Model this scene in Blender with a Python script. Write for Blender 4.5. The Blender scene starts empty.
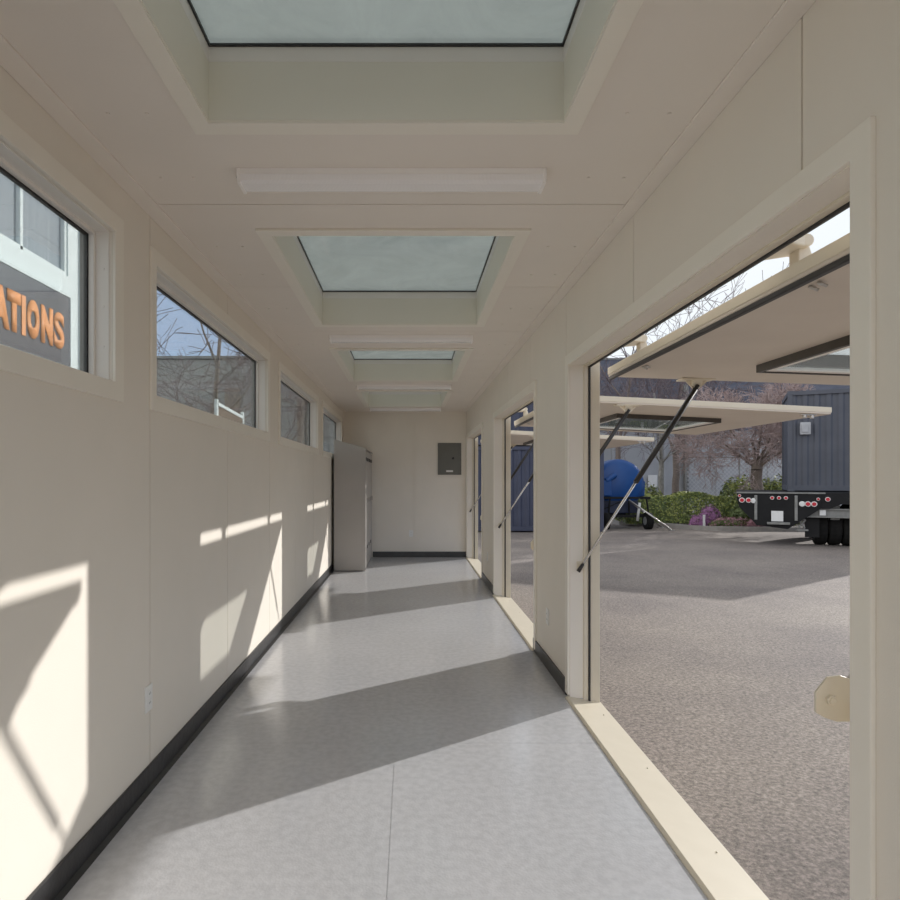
import bpy, bmesh, math, random
from mathutils import Vector, Matrix
random.seed(7)
sc = bpy.context.scene
COL = sc.collection
PI = math.pi

# ------------------------------------------------------------------ materials
def nodes(name):
    m = bpy.data.materials.new(name); m.use_nodes = True
    nt = m.node_tree
    for n in list(nt.nodes): nt.nodes.remove(n)
    out = nt.nodes.new('ShaderNodeOutputMaterial')
    b = nt.nodes.new('ShaderNodeBsdfPrincipled')
    nt.links.new(b.outputs[0], out.inputs[0])
    return m, nt, b, out

def paint(name, c1, c2=None, scale=6.0, rough=.5, metal=0.0, bump=0.0, bscale=60, spec=.5, detail=4, stretch=None):
    """noise-mottled surface, world/object based, optional bump"""
    m, nt, b, out = nodes(name)
    L = nt.links.new
    tc = nt.nodes.new('ShaderNodeTexCoord')
    mp = nt.nodes.new('ShaderNodeMapping'); L(tc.outputs['Object'], mp.inputs[0])
    if stretch: mp.inputs['Scale'].default_value = stretch
    if c2 is None: c2 = tuple(x * .93 for x in c1)
    nz = nt.nodes.new('ShaderNodeTexNoise'); nz.inputs['Scale'].default_value = scale; nz.inputs['Detail'].default_value = detail
    L(mp.outputs[0], nz.inputs['Vector'])
    cr = nt.nodes.new('ShaderNodeValToRGB')
    cr.color_ramp.elements[0].position = .3; cr.color_ramp.elements[1].position = .7
    cr.color_ramp.elements[0].color = (*c2, 1); cr.color_ramp.elements[1].color = (*c1, 1)
    L(nz.outputs['Fac'], cr.inputs[0]); L(cr.outputs[0], b.inputs['Base Color'])
    b.inputs['Roughness'].default_value = rough; b.inputs['Metallic'].default_value = metal
    b.inputs['Specular IOR Level'].default_value = spec
    if bump:
        n2 = nt.nodes.new('ShaderNodeTexNoise'); n2.inputs['Scale'].default_value = bscale; n2.inputs['Detail'].default_value = 3
        L(tc.outputs['Object'], n2.inputs['Vector'])
        bp = nt.nodes.new('ShaderNodeBump'); bp.inputs['Strength'].default_value = bump; bp.inputs['Distance'].default_value = .004
        L(n2.outputs['Fac'], bp.inputs['Height']); L(bp.outputs[0], b.inputs['Normal'])
    return m

def glass(name, tint=(.9, .95, .93), refl=.12, fres=.45, dirt=0.0, dirtcol=(.6, .62, .6), rough=0.0):
    m, nt, b, out = nodes(name); L = nt.links.new
    tr = nt.nodes.new('ShaderNodeBsdfTransparent'); tr.inputs[0].default_value = (*tint, 1)
    gl = nt.nodes.new('ShaderNodeBsdfGlossy'); gl.inputs['Roughness'].default_value = rough
    fr = nt.nodes.new('ShaderNodeFresnel'); fr.inputs['IOR'].default_value = 1.5
    mu = nt.nodes.new('ShaderNodeMath'); mu.operation = 'MULTIPLY_ADD'; mu.inputs[1].default_value = fres; mu.inputs[2].default_value = refl * .3
    L(fr.outputs[0], mu.inputs[0])
    mx = nt.nodes.new('ShaderNodeMixShader'); L(mu.outputs[0], mx.inputs[0]); L(tr.outputs[0], mx.inputs[1]); L(gl.outputs[0], mx.inputs[2])
    last = mx
    if dirt:
        tc = nt.nodes.new('ShaderNodeTexCoord')
        nz = nt.nodes.new('ShaderNodeTexNoise'); nz.inputs['Scale'].default_value = 2.2; nz.inputs['Detail'].default_value = 8; nz.inputs['Roughness'].default_value = .65
        nz.inputs['Distortion'].default_value = 1.2
        L(tc.outputs['Object'], nz.inputs['Vector'])
        rm = nt.nodes.new('ShaderNodeMapRange'); rm.inputs[1].default_value = .3; rm.inputs[2].default_value = .75
        rm.inputs[3].default_value = dirt * .75; rm.inputs[4].default_value = min(1, dirt * 1.2)
        L(nz.outputs['Fac'], rm.inputs[0])
        df = nt.nodes.new('ShaderNodeBsdfDiffuse'); df.inputs[0].default_value = (*dirtcol, 1)
        tl = nt.nodes.new('ShaderNodeBsdfTranslucent'); tl.inputs[0].default_value = (*dirtcol, 1)
        m1 = nt.nodes.new('ShaderNodeMixShader'); m1.inputs[0].default_value = .75; L(df.outputs[0], m1.inputs[1]); L(tl.outputs[0], m1.inputs[2])
        m2 = nt.nodes.new('ShaderNodeMixShader'); L(rm.outputs[0], m2.inputs[0]); L(mx.outputs[0], m2.inputs[1]); L(m1.outputs[0], m2.inputs[2])
        last = m2
    L(last.outputs[0], out.inputs[0])
    nt.nodes.remove(b)
    return m

M = {}
M['wall'] = paint('cream_wall_paint', (.825, .765, .68), (.80, .745, .66), 3, .55, bump=.12, bscale=240)
M['ceil'] = paint('cream_ceiling_paint', (.84, .775, .705), (.82, .755, .685), 3, .6, bump=.10, bscale=200)
M['shaft'] = paint('skylight_shaft_paint', (.83, .79, .69), (.81, .77, .67), 3, .5)
M['trim'] = paint('cream_trim_paint', (.88, .83, .74), (.86, .81, .72), 5, .38)
M['vinyl'] = paint('white_vinyl', (.86, .82, .77), (.84, .80, .75), 8, .35)
M['steel'] = paint('tan_steel_paint', (.74, .665, .535), (.71, .635, .505), 9, .42, bump=.05, bscale=60)
M['panelpaint'] = paint('flap_panel_paint', (.70, .62, .53), (.64, .56, .475), 2.5, .45, bump=.1, bscale=12)
M['rubber'] = paint('black_rubber', (.022, .021, .022), (.03, .028, .028), 20, .45)
M['base'] = paint('black_baseboard', (.034, .033, .035), (.02, .02, .021), 12, .35, bump=.4, bscale=25)
M['skyg'] = glass('skylight_glass', (.79, .83, .80), .1, fres=1.0, dirt=.44, dirtcol=(.62, .65, .63))
M['wing'] = glass('window_glass', (.93, .95, .95), .05)
M['flapg'] = glass('flap_window_glass', (.96, .98, .965), .03, dirt=.03, dirtcol=(.6, .68, .62))
M['plast'] = paint('white_plastic', (.85, .84, .81), (.83, .82, .79), 8, .35)
M['fixture'] = paint('fixture_white_enamel', (.93, .89, .86), (.91, .87, .84), 8, .35)
M['locker'] = paint('grey_locker_paint', (.44, .41, .385), (.40, .375, .35), 1.6, .5, bump=.05, bscale=40)
M['lockerd'] = paint('dark_locker_hinge', (.10, .095, .09), (.08, .075, .07), 8, .5)
M['epanel'] = paint('grey_panel_enamel', (.155, .152, .132), (.14, .137, .118), 6, .45)
M['chrome'] = paint('brushed_steel', (.62, .60, .57), (.55, .53, .5), 30, .28, metal=.9)
M['rod'] = paint('polished_strut_rod', (.70, .68, .65), (.64, .62, .59), 30, .25, metal=.8)
M['blackm'] = paint('black_strut_tube', (.02, .018, .017), (.03, .027, .026), 30, .35)
M['bronze'] = paint('dark_bronze_frame', (.055, .045, .035), (.045, .037, .03), 20, .45)

# prismatic lens of the ceiling lamps
m, nt, b, out = nodes('prismatic_lens')
b.inputs['Base Color'].default_value = (.93, .90, .89, 1); b.inputs['Roughness'].default_value = .18

tc = nt.nodes.new('ShaderNodeTexCoord'); wv = nt.nodes.new('ShaderNodeTexWave'); wv.inputs['Scale'].default_value = 60; wv.inputs['Distortion'].default_value = 1
nt.links.new(tc.outputs['Object'], wv.inputs['Vector'])
bp = nt.nodes.new('ShaderNodeBump'); bp.inputs['Strength'].default_value = .25; bp.inputs['Distance'].default_value = .002
nt.links.new(wv.outputs['Fac'], bp.inputs['Height']); nt.links.new(bp.outputs[0], b.inputs['Normal'])
M['lens'] = m

# floor : grey epoxy with orange-peel texture
m, nt, b, out = nodes('grey_epoxy_floor'); L = nt.links.new
tc = nt.nodes.new('ShaderNodeTexCoord')
n1 = nt.nodes.new('ShaderNodeTexNoise'); n1.inputs['Scale'].default_value = 26; n1.inputs['Detail'].default_value = 5
n2 = nt.nodes.new('ShaderNodeTexVoronoi'); n2.inputs['Scale'].default_value = 95
n3 = nt.nodes.new('ShaderNodeTexNoise'); n3.inputs['Scale'].default_value = 1.3; n3.inputs['Detail'].default_value = 6
for n in (n1, n2, n3): L(tc.outputs['Object'], n.inputs['Vector'])
cr = nt.nodes.new('ShaderNodeValToRGB'); cr.color_ramp.elements[0].position = .36; cr.color_ramp.elements[1].position = .62
cr.color_ramp.elements[0].color = (.55, .55, .57, 1); cr.color_ramp.elements[1].color = (.62, .62, .64, 1)
L(n1.outputs['Fac'], cr.inputs[0])
cr3 = nt.nodes.new('ShaderNodeValToRGB'); cr3.color_ramp.elements[0].position = .35; cr3.color_ramp.elements[1].position = .7
cr3.color_ramp.elements[0].color = (.93, .93, .93, 1); cr3.color_ramp.elements[1].color = (1, 1, 1, 1)
L(n3.outputs['Fac'], cr3.inputs[0])
mm = nt.nodes.new('ShaderNodeMix'); mm.data_type = 'RGBA'; mm.blend_type = 'MULTIPLY'; mm.inputs[0].default_value = 1
L(cr.outputs[0], mm.inputs[6]); L(cr3.outputs[0], mm.inputs[7]); L(mm.outputs[2], b.inputs['Base Color'])
b.inputs['Roughness'].default_value = .13; b.inputs['Specular IOR Level'].default_value = .55
ad = nt.nodes.new('ShaderNodeMath'); ad.operation = 'ADD'; L(n1.outputs['Fac'], ad.inputs[0]); L(n2.outputs['Distance'], ad.inputs[1])
bp = nt.nodes.new('ShaderNodeBump'); bp.inputs['Strength'].default_value = .2; bp.inputs['Distance'].default_value = .0016
L(ad.outputs[0], bp.inputs['Height']); L(bp.outputs[0], b.inputs['Normal'])
M['floor'] = m

# asphalt
m, nt, b, out = nodes('worn_asphalt'); L = nt.links.new
tc = nt.nodes.new('ShaderNodeTexCoord')
n1 = nt.nodes.new('ShaderNodeTexVoronoi'); n1.inputs['Scale'].default_value = 48
n2 = nt.nodes.new('ShaderNodeTexNoise'); n2.inputs['Scale'].default_value = 38; n2.inputs['Detail'].default_value = 8; n2.inputs['Roughness'].default_value = .8
n3 = nt.nodes.new('ShaderNodeTexNoise'); n3.inputs['Scale'].default_value = .55; n3.inputs['Detail'].default_value = 7; n3.inputs['Roughness'].default_value = .6
n4 = nt.nodes.new('ShaderNodeTexNoise'); n4.inputs['Scale'].default_value = 4; n4.inputs['Detail'].default_value = 5
for n in (n1, n2, n3, n4): L(tc.outputs['Object'], n.inputs['Vector'])
c1 = nt.nodes.new('ShaderNodeValToRGB'); e = c1.color_ramp.elements
e[0].position = .33; e[0].color = (.085, .076, .070, 1); e[1].position = .68; e[1].color = (.50, .445, .41, 1)
x = e.new(.5); x.color = (.26, .232, .215, 1)
L(n2.outputs['Fac'], c1.inputs[0])
c3 = nt.nodes.new('ShaderNodeValToRGB'); e = c3.color_ramp.elements
e[0].position = .34; e[0].color = (.78, .74, .73, 1); e[1].position = .68; e[1].color = (1.12, 1.07, 1.0, 1)
L(n3.outputs['Fac'], c3.inputs[0])
mm = nt.nodes.new('ShaderNodeMix'); mm.data_type = 'RGBA'; mm.blend_type = 'MULTIPLY'; mm.inputs[0].default_value = 1
L(c1.outputs[0], mm.inputs[6]); L(c3.outputs[0], mm.inputs[7])
c4 = nt.nodes.new('ShaderNodeValToRGB'); e = c4.color_ramp.elements
e[0].position = .03; e[0].color = (1, 1, 1, 1); e[1].position = .09; e[1].color = (0, 0, 0, 1)
L(n1.outputs['Distance'], c4.inputs[0])
m4 = nt.nodes.new('ShaderNodeMix'); m4.data_type = 'RGBA'; L(c4.outputs[0], m4.inputs[0]); L(mm.outputs[2], m4.inputs[6]); m4.inputs[7].default_value = (.62, .60, .57, 1)
L(m4.outputs[2], b.inputs['Base Color'])
b.inputs['Roughness'].default_value = .85
ad = nt.nodes.new('ShaderNodeMath'); ad.operation = 'ADD'; L(n2.outputs['Fac'], ad.inputs[0]); L(n4.outputs['Fac'], ad.inputs[1])
bp = nt.nodes.new('ShaderNodeBump'); bp.inputs['Strength'].default_value = .5; bp.inputs['Distance'].default_value = .007
L(ad.outputs[0], bp.inputs['Height']); L(bp.outputs[0], b.inputs['Normal'])
M['asphalt'] = m

M['navy'] = paint('navy_container_paint', (.055, .062, .10), (.045, .05, .082), 2, .55, bump=.1, bscale=20)
M['navy2'] = paint('slate_container_paint', (.085, .092, .115), (.068, .074, .095), 2, .55, bump=.1, bscale=20)
M['darkbeam'] = paint('black_frame_paint', (.007, .007, .008), (.012, .012, .013), 5, .6, spec=.25)
M['tyre'] = paint('tyre_rubber', (.010, .010, .010), (.018, .017, .016), 12, .85, spec=.2)
M['greybeam'] = paint('grey_steel_beam', (.26, .26, .25), (.18, .18, .17), 8, .5)
M['boxgrey'] = paint('pale_grey_vent_box', (.42, .43, .45), (.36, .37, .39), 8, .5)
M['red'] = paint('red_lens', (.55, .02, .04), (.5, .015, .03), 8, .25)
M['white'] = paint('white_lens', (.75, .76, .74), (.7, .7, .7), 8, .3)
M['blue'] = paint('blue_polyethylene', (.004, .07, .27), (.003, .058, .23), 3, .45)
M['bluedark'] = paint('navy_trailer_paint', (.02, .03, .07), (.015, .02, .05), 3, .5)
M['concrete'] = paint('grey_concrete_wall', (.40, .41, .43), (.35, .36, .38), 1.2, .85, bump=.2, bscale=20)
M['slate'] = paint('slate_blue_cladding', (.15, .16, .20), (.10, .11, .145), 1.4, .8, bump=.5, bscale=8, stretch=(1, 1, 3))
M['curb'] = paint('concrete_curb', (.42, .39, .36), (.33, .31, .29), 5, .85, bump=.3, bscale=30)
M['mulch'] = paint('dark_mulch', (.07, .042, .035), (.03, .02, .018), 14, .95, bump=1, bscale=30)
M['bark'] = paint('cherry_bark', (.28, .225, .19), (.16, .13, .11), 14, .85, bump=.6, bscale=30, stretch=(1, 1, 5))
M['twig'] = paint('reddish_twig', (.42, .33, .31), (.31, .235, .22), 8, .8)
M['darktwig'] = paint('dark_winter_twig', (.20, .16, .165), (.13, .10, .11), 8, .8)
M['palebark'] = paint('pale_bark', (.36, .35, .32), (.24, .23, .21), 8, .8)
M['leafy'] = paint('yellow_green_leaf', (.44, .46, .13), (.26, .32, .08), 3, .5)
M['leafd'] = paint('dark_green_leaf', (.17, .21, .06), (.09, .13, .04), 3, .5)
M['heather'] = paint('purple_heather', (.50, .25, .46), (.34, .14, .30), 6, .7)
M['pinkh'] = paint('pink_heather', (.60, .32, .38), (.34, .18, .20), 6, .7)
M['sidingw'] = paint('white_siding', (.80, .86, .84), (.77, .83, .81), 3, .6)
M['sidingg'] = paint('grey_board_wall', (.42, .43, .41), (.34, .35, .34), .9, .8, stretch=(1, 1, 8))
M['signboard'] = paint('charcoal_sign_board', (.10, .10, .115), (.085, .085, .10), 3, .35)
M['orange'] = paint('orange_letters', (.95, .40, .15), (.93, .38, .14), 8, .5)
M['brown'] = paint('brown_panel', (.17, .12, .08), (.13, .09, .06), 6, .7)
M['wood'] = paint('weathered_wood', (.40, .33, .27), (.30, .25, .21), 5, .8, stretch=(1, 1, 6))
M['darkpane'] = paint('curtained_dark_pane', (.26, .30, .34), (.42, .46, .48), 5, .12, stretch=(1, 7, .05))
M['tarp'] = paint('weathered_tan_tank', (.5, .42, .3), None, 3, .6)
m, nt, b, out = nodes('chain_link_mesh'); L = nt.links.new
tc = nt.nodes.new('ShaderNodeTexCoord'); mp = nt.nodes.new('ShaderNodeMapping'); mp.inputs['Rotation'].default_value = (0, PI / 4, 0)
L(tc.outputs['Object'], mp.inputs[0])
sp = nt.nodes.new('ShaderNodeSeparateXYZ'); L(mp.outputs[0], sp.inputs[0])
def wire(o):
    a = nt.nodes.new('ShaderNodeMath'); a.operation = 'MULTIPLY'; a.inputs[1].default_value = 7; L(o, a.inputs[0])
    f = nt.nodes.new('ShaderNodeMath'); f.operation = 'FRACT'; L(a.outputs[0], f.inputs[0])
    g = nt.nodes.new('ShaderNodeMath'); g.operation = 'LESS_THAN'; g.inputs[1].default_value = .18; L(f.outputs[0], g.inputs[0]); return g
w1, w2 = wire(sp.outputs['X']), wire(sp.outputs['Z'])
mxm = nt.nodes.new('ShaderNodeMath'); mxm.operation = 'MAXIMUM'; L(w1.outputs[0], mxm.inputs[0]); L(w2.outputs[0], mxm.inputs[1])
b.inputs['Base Color'].default_value = (.5, .5, .5, 1); b.inputs['Roughness'].default_value = .5
L(mxm.outputs[0], b.inputs['Alpha'])
M['chain'] = m

# ------------------------------------------------------------------ mesh builder
class MB:
    def __init__(self): self.bm = bmesh.new(); self.mi = 0
    def quad(self, *ps):
        f = self.bm.faces.new([self.bm.verts.new(p) for p in ps]); f.material_index = self.mi; return f
    def hexa(self, p):                      # p: 8 corners, bottom 0-3 ccw, top 4-7
        v = [self.bm.verts.new(q) for q in p]
        for a in ((3, 2, 1, 0), (4, 5, 6, 7), (0, 1, 5, 4), (1, 2, 6, 5), (2, 3, 7, 6), (3, 0, 4, 7)):
            f = self.bm.faces.new([v[i] for i in a]); f.material_index = self.mi
        return self
    def box(self, x0, x1, y0, y1, z0, z1):
        return self.hexa([(x0, y0, z0), (x1, y0, z0), (x1, y1, z0), (x0, y1, z0), (x0, y0, z1), (x1, y0, z1), (x1, y1, z1), (x0, y1, z1)])
    def tube(self, p0, p1, r0, r1=None, n=12, caps=True):
        p0, p1 = Vector(p0), Vector(p1); r1 = r0 if r1 is None else r1
        d = (p1 - p0)
        if d.length < 1e-6: return self
        d.normalize(); a = d.orthogonal().normalized(); b_ = d.cross(a)
        A, B = [], []
        for i in range(n):
            t = 2 * PI * i / n; o = a * math.cos(t) + b_ * math.sin(t)
            A.append(self.bm.verts.new(p0 + o * r0)); B.append(self.bm.verts.new(p1 + o * r1))
        for i in range(n):
            j = (i + 1) % n; f = self.bm.faces.new([A[i], A[j], B[j], B[i]]); f.material_index = self.mi; f.smooth = n > 6
        if caps:
            f = self.bm.faces.new(A[::-1]); f.material_index = self.mi
            f = self.bm.faces.new(B); f.material_index = self.mi
        return self
    def prism(self, pts, f3, d0, d1):       # 2D outline -> extruded; f3(u,v,w)
        A = [self.bm.verts.new(f3(u, v, d0)) for u, v in pts]; B = [self.bm.verts.new(f3(u, v, d1)) for u, v in pts]
        n = len(pts)
        for i in range(n):
            j = (i + 1) % n; self.bm.faces.new([A[i], A[j], B[j], B[i]]).material_index = self.mi
        self.bm.faces.new(A[::-1]).material_index = self.mi; self.bm.faces.new(B).material_index = self.mi
        return self
    def slab(self, us, vs, fill, w0, w1, f3):
        us, vs = sorted(set(us)), sorted(set(vs)); nu, nv = len(us) - 1, len(vs) - 1
        F = [[fill((us[i] + us[i + 1]) / 2, (vs[j] + vs[j + 1]) / 2) for j in range(nv)] for i in range(nu)]
        V = {}
        def v(i, j, k):
            if (i, j, k) not in V: V[(i, j, k)] = self.bm.verts.new(f3(us[i], vs[j], (w0, w1)[k]))
            return V[(i, j, k)]
        def face(*a): self.bm.faces.new([v(*q) for q in a]).material_index = self.mi
        for i in range(nu):
            for j in range(nv):
                if not F[i][j]: continue
                face((i, j, 0), (i, j + 1, 0), (i + 1, j + 1, 0), (i + 1, j, 0)); face((i, j, 1), (i + 1, j, 1), (i + 1, j + 1, 1), (i, j + 1, 1))
                if i == 0 or not F[i - 1][j]: face((i, j, 0), (i, j, 1), (i, j + 1, 1), (i, j + 1, 0))
                if i == nu - 1 or not F[i + 1][j]: face((i + 1, j, 0), (i + 1, j + 1, 0), (i + 1, j + 1, 1), (i + 1, j, 1))
                if j == 0 or not F[i][j - 1]: face((i, j, 0), (i + 1, j, 0), (i + 1, j, 1), (i, j, 1))
                if j == nv - 1 or not F[i][j + 1]: face((i, j + 1, 0), (i, j + 1, 1), (i + 1, j + 1, 1), (i + 1, j + 1, 0))
        return self
    def ring(self, u0, u1, v0, v1, t, w0, w1, f3):  # frame of width t inside the rectangle
        t = t if isinstance(t, tuple) else (t,) * 4   # u0 side, u1 side, v0 side, v1 side
        a, b_, c, d = u0 + t[0], u1 - t[1], v0 + t[2], v1 - t[3]
        return self.slab([u0, a, b_, u1], [v0, c, d, v1], lambda u, v: not (a < u < b_ and c < v < d), w0, w1, f3)
    def build(self, name, mats, parent=None, bevel=0, local=False, smooth=False):
        bmesh.ops.recalc_face_normals(self.bm, faces=self.bm.faces)
        me = bpy.data.meshes.new(name); self.bm.to_mesh(me); self.bm.free()
        for q in (mats if isinstance(mats, (list, tuple)) else [mats]): me.materials.append(M[q])
        if smooth:
            for p in me.polygons: p.use_smooth = True
        o = bpy.data.objects.new(name, me); COL.objects.link(o)
        if parent is not None:
            root = parent
            while root.parent: root = root.parent
            if not local:
                me.transform(world_of(root).inverted())
            o.parent = parent
        if bevel:
            bv = o.modifiers.new('bevel', 'BEVEL'); bv.width = bevel; bv.segments = 2; bv.limit_method = 'ANGLE'
        return o

def world_of(r): return Matrix.Translation(r.location) @ r.rotation_euler.to_matrix().to_4x4()
YZ = lambda u, v, w: (w, u, v)      # wall planes: u=Y, v=Z, w=X
XZ = lambda u, v, w: (u, w, v)      # back wall
XY = lambda u, v, w: (u, v, w)

def tag(o, label=None, cat=None, group=None, kind=None):
    if label: o['label'] = label
    if cat: o['category'] = cat
    if group: o['group'] = group
    if kind: o['kind'] = kind
    return o
def thing(name, label, cat, loc, rz=0, group=None):
    o = bpy.data.objects.new(name, None); COL.objects.link(o); o.location = loc; o.rotation_euler = (0, 0, rz); o.empty_display_size = .1
    return tag(o, label, cat, group)
def struct(name, loc):
    o = bpy.data.objects.new(name, None); COL.objects.link(o); o.location = loc; o.empty_display_size = .1
    return tag(o, kind='structure')

# ------------------------------------------------------------------ the room
XL, XR, H, YB, YF = -1.189, 1.022, 2.611, 11.38, -1.0
XLO, XRO = -1.312, 1.210
G = -.40
SEAM = .0065
wins = [(.20, 2.54), (2.955, 5.285), (5.80, 8.15), (8.66, 11.02)]; WZ0, WZ1 = 1.789, 2.392
doors = [(1.457, 4.06), (5.175, 7.63), (8.95, 11.27)]; DZ = 2.130

def seams(start, pitch, lo, hi):
    r = []; y = start
    while y > lo: y -= pitch
    while y < hi:
        if y > lo + .05 and y < hi - .05: r.append(y)
        y += pitch
    return r
def panelled(mb, u0, u1, v0, v1, seam_u, seam_v, holes, w_face, w_core, w_out, f3):
    def inhole(u, v): return any(a < u < b_ and c < v < d for a, b_, c, d in holes)
    us = [u0, u1]; vs = [v0, v1]
    for a, b_, c, d in holes: us += [a, b_]; vs += [c, d]
    mb.slab([x for x in us if u0 <= x <= u1], [x for x in vs if v0 <= x <= v1], lambda u, v: not inhole(u, v), w_core, w_out, f3)
    for s in seam_u: us += [s - SEAM / 2, s + SEAM / 2]
    for s in seam_v: vs += [s - SEAM / 2, s + SEAM / 2]
    mb.slab([x for x in us if u0 <= x <= u1], [x for x in vs if v0 <= x <= v1],
            lambda u, v: not inhole(u, v) and not any(abs(u - s) < SEAM / 2 for s in seam_u) and not any(abs(v - s) < SEAM / 2 for s in seam_v),
            w_face, w_core, f3)

mb = MB()
panelled(mb, YF, YB, 0, H, seams(2.908, 1.243, YF, YB), [], [(a, b_, WZ0, WZ1) for a, b_ in wins], XL, XL - .014, XLO, YZ)
tag(mb.build('wall_left', 'wall'), kind='structure')
mb = MB()
panelled(mb, YF, YB, 0, H, seams(1.654, 1.243, YF, YB), [], [(a, b_, -1, DZ) for a, b_ in doors], XR, XR + .014, XR + .128, YZ)
DH = 2.215
hs = [(a, b_, -1, DH) for a, b_ in doors]
mb.slab([YF, YB] + [q for h in hs for q in h[:2]], [0, DH, H], lambda u, v: not any(a < u < b_ and v < DH for a, b_, c, d in hs), XR + .128, XRO, YZ)
tag(mb.build('wall_right', 'wall'), kind='structure')
mb = MB()
panelled(mb, XL, XR, 0, H, [.077], [], [], YB, YB + .014, YB + .16, XZ)
tag(mb.build('wall_back', 'wall'), kind='structure')

# floor: two rows of coated sheets, base down to the ground
mb = MB()
fs = [.93, 3.367, 5.805, 8.243, 10.68]
mb.box(XLO, XRO - .001, YF - .15, YB + .16, G, -.062)
mb.box(XLO, XR, YF - .15, YB + .16, -.062, -.035)
us = [XLO, XR, -.0765 - .0012, -.0765 + .0012]; vs = [YF - .15, YB + .16]
for s in fs[1:]: vs += [s - .0006, s + .0006]
def ffill(u, v):
    if abs(u + .0765) < .0012: return False
    return not any(abs(v - s) < .0006 for s in fs[1:])
mb.slab(us, vs, ffill, -.002, 0, XY); mb.box(XLO, XR, YF - .15, YB + .16, -.035, -.002)
tag(mb.build('floor', 'floor'), kind='structure')

# ceiling with the skylight wells
SKX = (-.680, .522); SKY = [(.345, 2.142), (3.140, 4.945), (5.945, 7.750), (8.750, 10.556)]; CT = 2.86
mb = MB()
panelled(mb, XL, XR, YF, YB, [], seams(2.800, 1.204, YF, YB), [(SKX[0], SKX[1], a, b_) for a, b_ in SKY], H, H + .014, H + .14, XY)
# a scatter of screw heads
for k in range(10):
    y = .9 + k * 1.204
    for x in (-1.0, -.87, .72, .86):
        for dy in (0, .45):
            mb.tube((x, y + dy, H - .004), (x, y + dy, H + .001), .007, n=8)
tag(mb.build('ceiling', 'ceil'), kind='structure')
mb = MB()
mb.box(XL, XL + .080, YF, YB, H - .010, H); tag(mb.build('trim_1', 'ceil', bevel=.003), kind='structure')
mb = MB()
mb.box(XR - .072, XR, YF, YB, H - .010, H); tag(mb.build('trim_2', 'ceil', bevel=.003), kind='structure')

# baseboards
BH = .100
mb = MB(); mb.box(XL, XL + .012, YF, YB, 0, BH); mb.prism([(XL + .012, 0), (XL + .036, 0), (XL + .012, .014)], lambda u, v, w: (u, w, v), YF, YB)
tag(mb.build('baseboard_left', 'base', bevel=.003), kind='structure')
mb = MB(); mb.box(-.66, XR, YB - .012, YB, 0, BH); tag(mb.build('baseboard_back', 'base', bevel=.003), kind='structure')
mb = MB()
for a, b_ in ((4.115, 5.205), (7.705, 8.935)): mb.box(XR - .012, XR, a, b_, 0, BH)
mb.box(XR - .012, XR, YF, 1.40, 0, BH)
tag(mb.build('baseboard_right', 'base', bevel=.003), kind='structure')

# windows
for i, (a, b_) in enumerate(wins):
    r = struct('window_%d' % (i + 1), (XL, (a + b_) / 2, WZ0))
    c = .075; mb = MB(); mb.ring(a - .055 if i else a - c, b_ + c, WZ0 - .073, WZ1 + .072, (.055 if i else c, c, .073, .072), XL, XL + .013, YZ)
    mb.build('window_casing', 'trim', r, bevel=.002)
    mb = MB(); mb.ring(a, b_, WZ0, WZ1, .004, XL - .012, XL - .065, YZ)
    for z in (WZ0 + .14, WZ0 + .30, WZ0 + .45):
        mb.tube((XL - .035, b_ - .006, z), (XL - .035, b_ - .003, z), .006, n=10)
    mb.build('window_liner', 'vinyl', r, bevel=.001)
    mb = MB(); mb.ring(a, b_, WZ0, WZ1, .018, XL - .065, XL - .088, YZ)
    mb.build('window_frame', 'vinyl', r, bevel=.003)
    mb = MB(); mb.ring(a + .001, b_ - .001, WZ0 + .001, WZ1 - .001, .024, XL - .089, XL - .099, YZ); mb.build('window_gasket', 'rubber', r)
    mb = MB(); mb.ring(a + .001, b_ - .001, WZ0 + .001, WZ1 - .001, .008, XL - .0995, XL - .1045, YZ); mb.build('outer_bead', 'vinyl', r)
    mb = MB(); mb.box(XL - .096, XL - .090, a + .002, b_ - .002, WZ0 + .002, WZ1 - .002); mb.build('window_pane', 'wing', r)
    mb = MB(); mb.ring(a + .001, b_ - .001, WZ0 + .001, WZ1 - .001, .006, XL - .105, XLO - .004, YZ); mb.build('outer_frame', 'greybeam', r)

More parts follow.
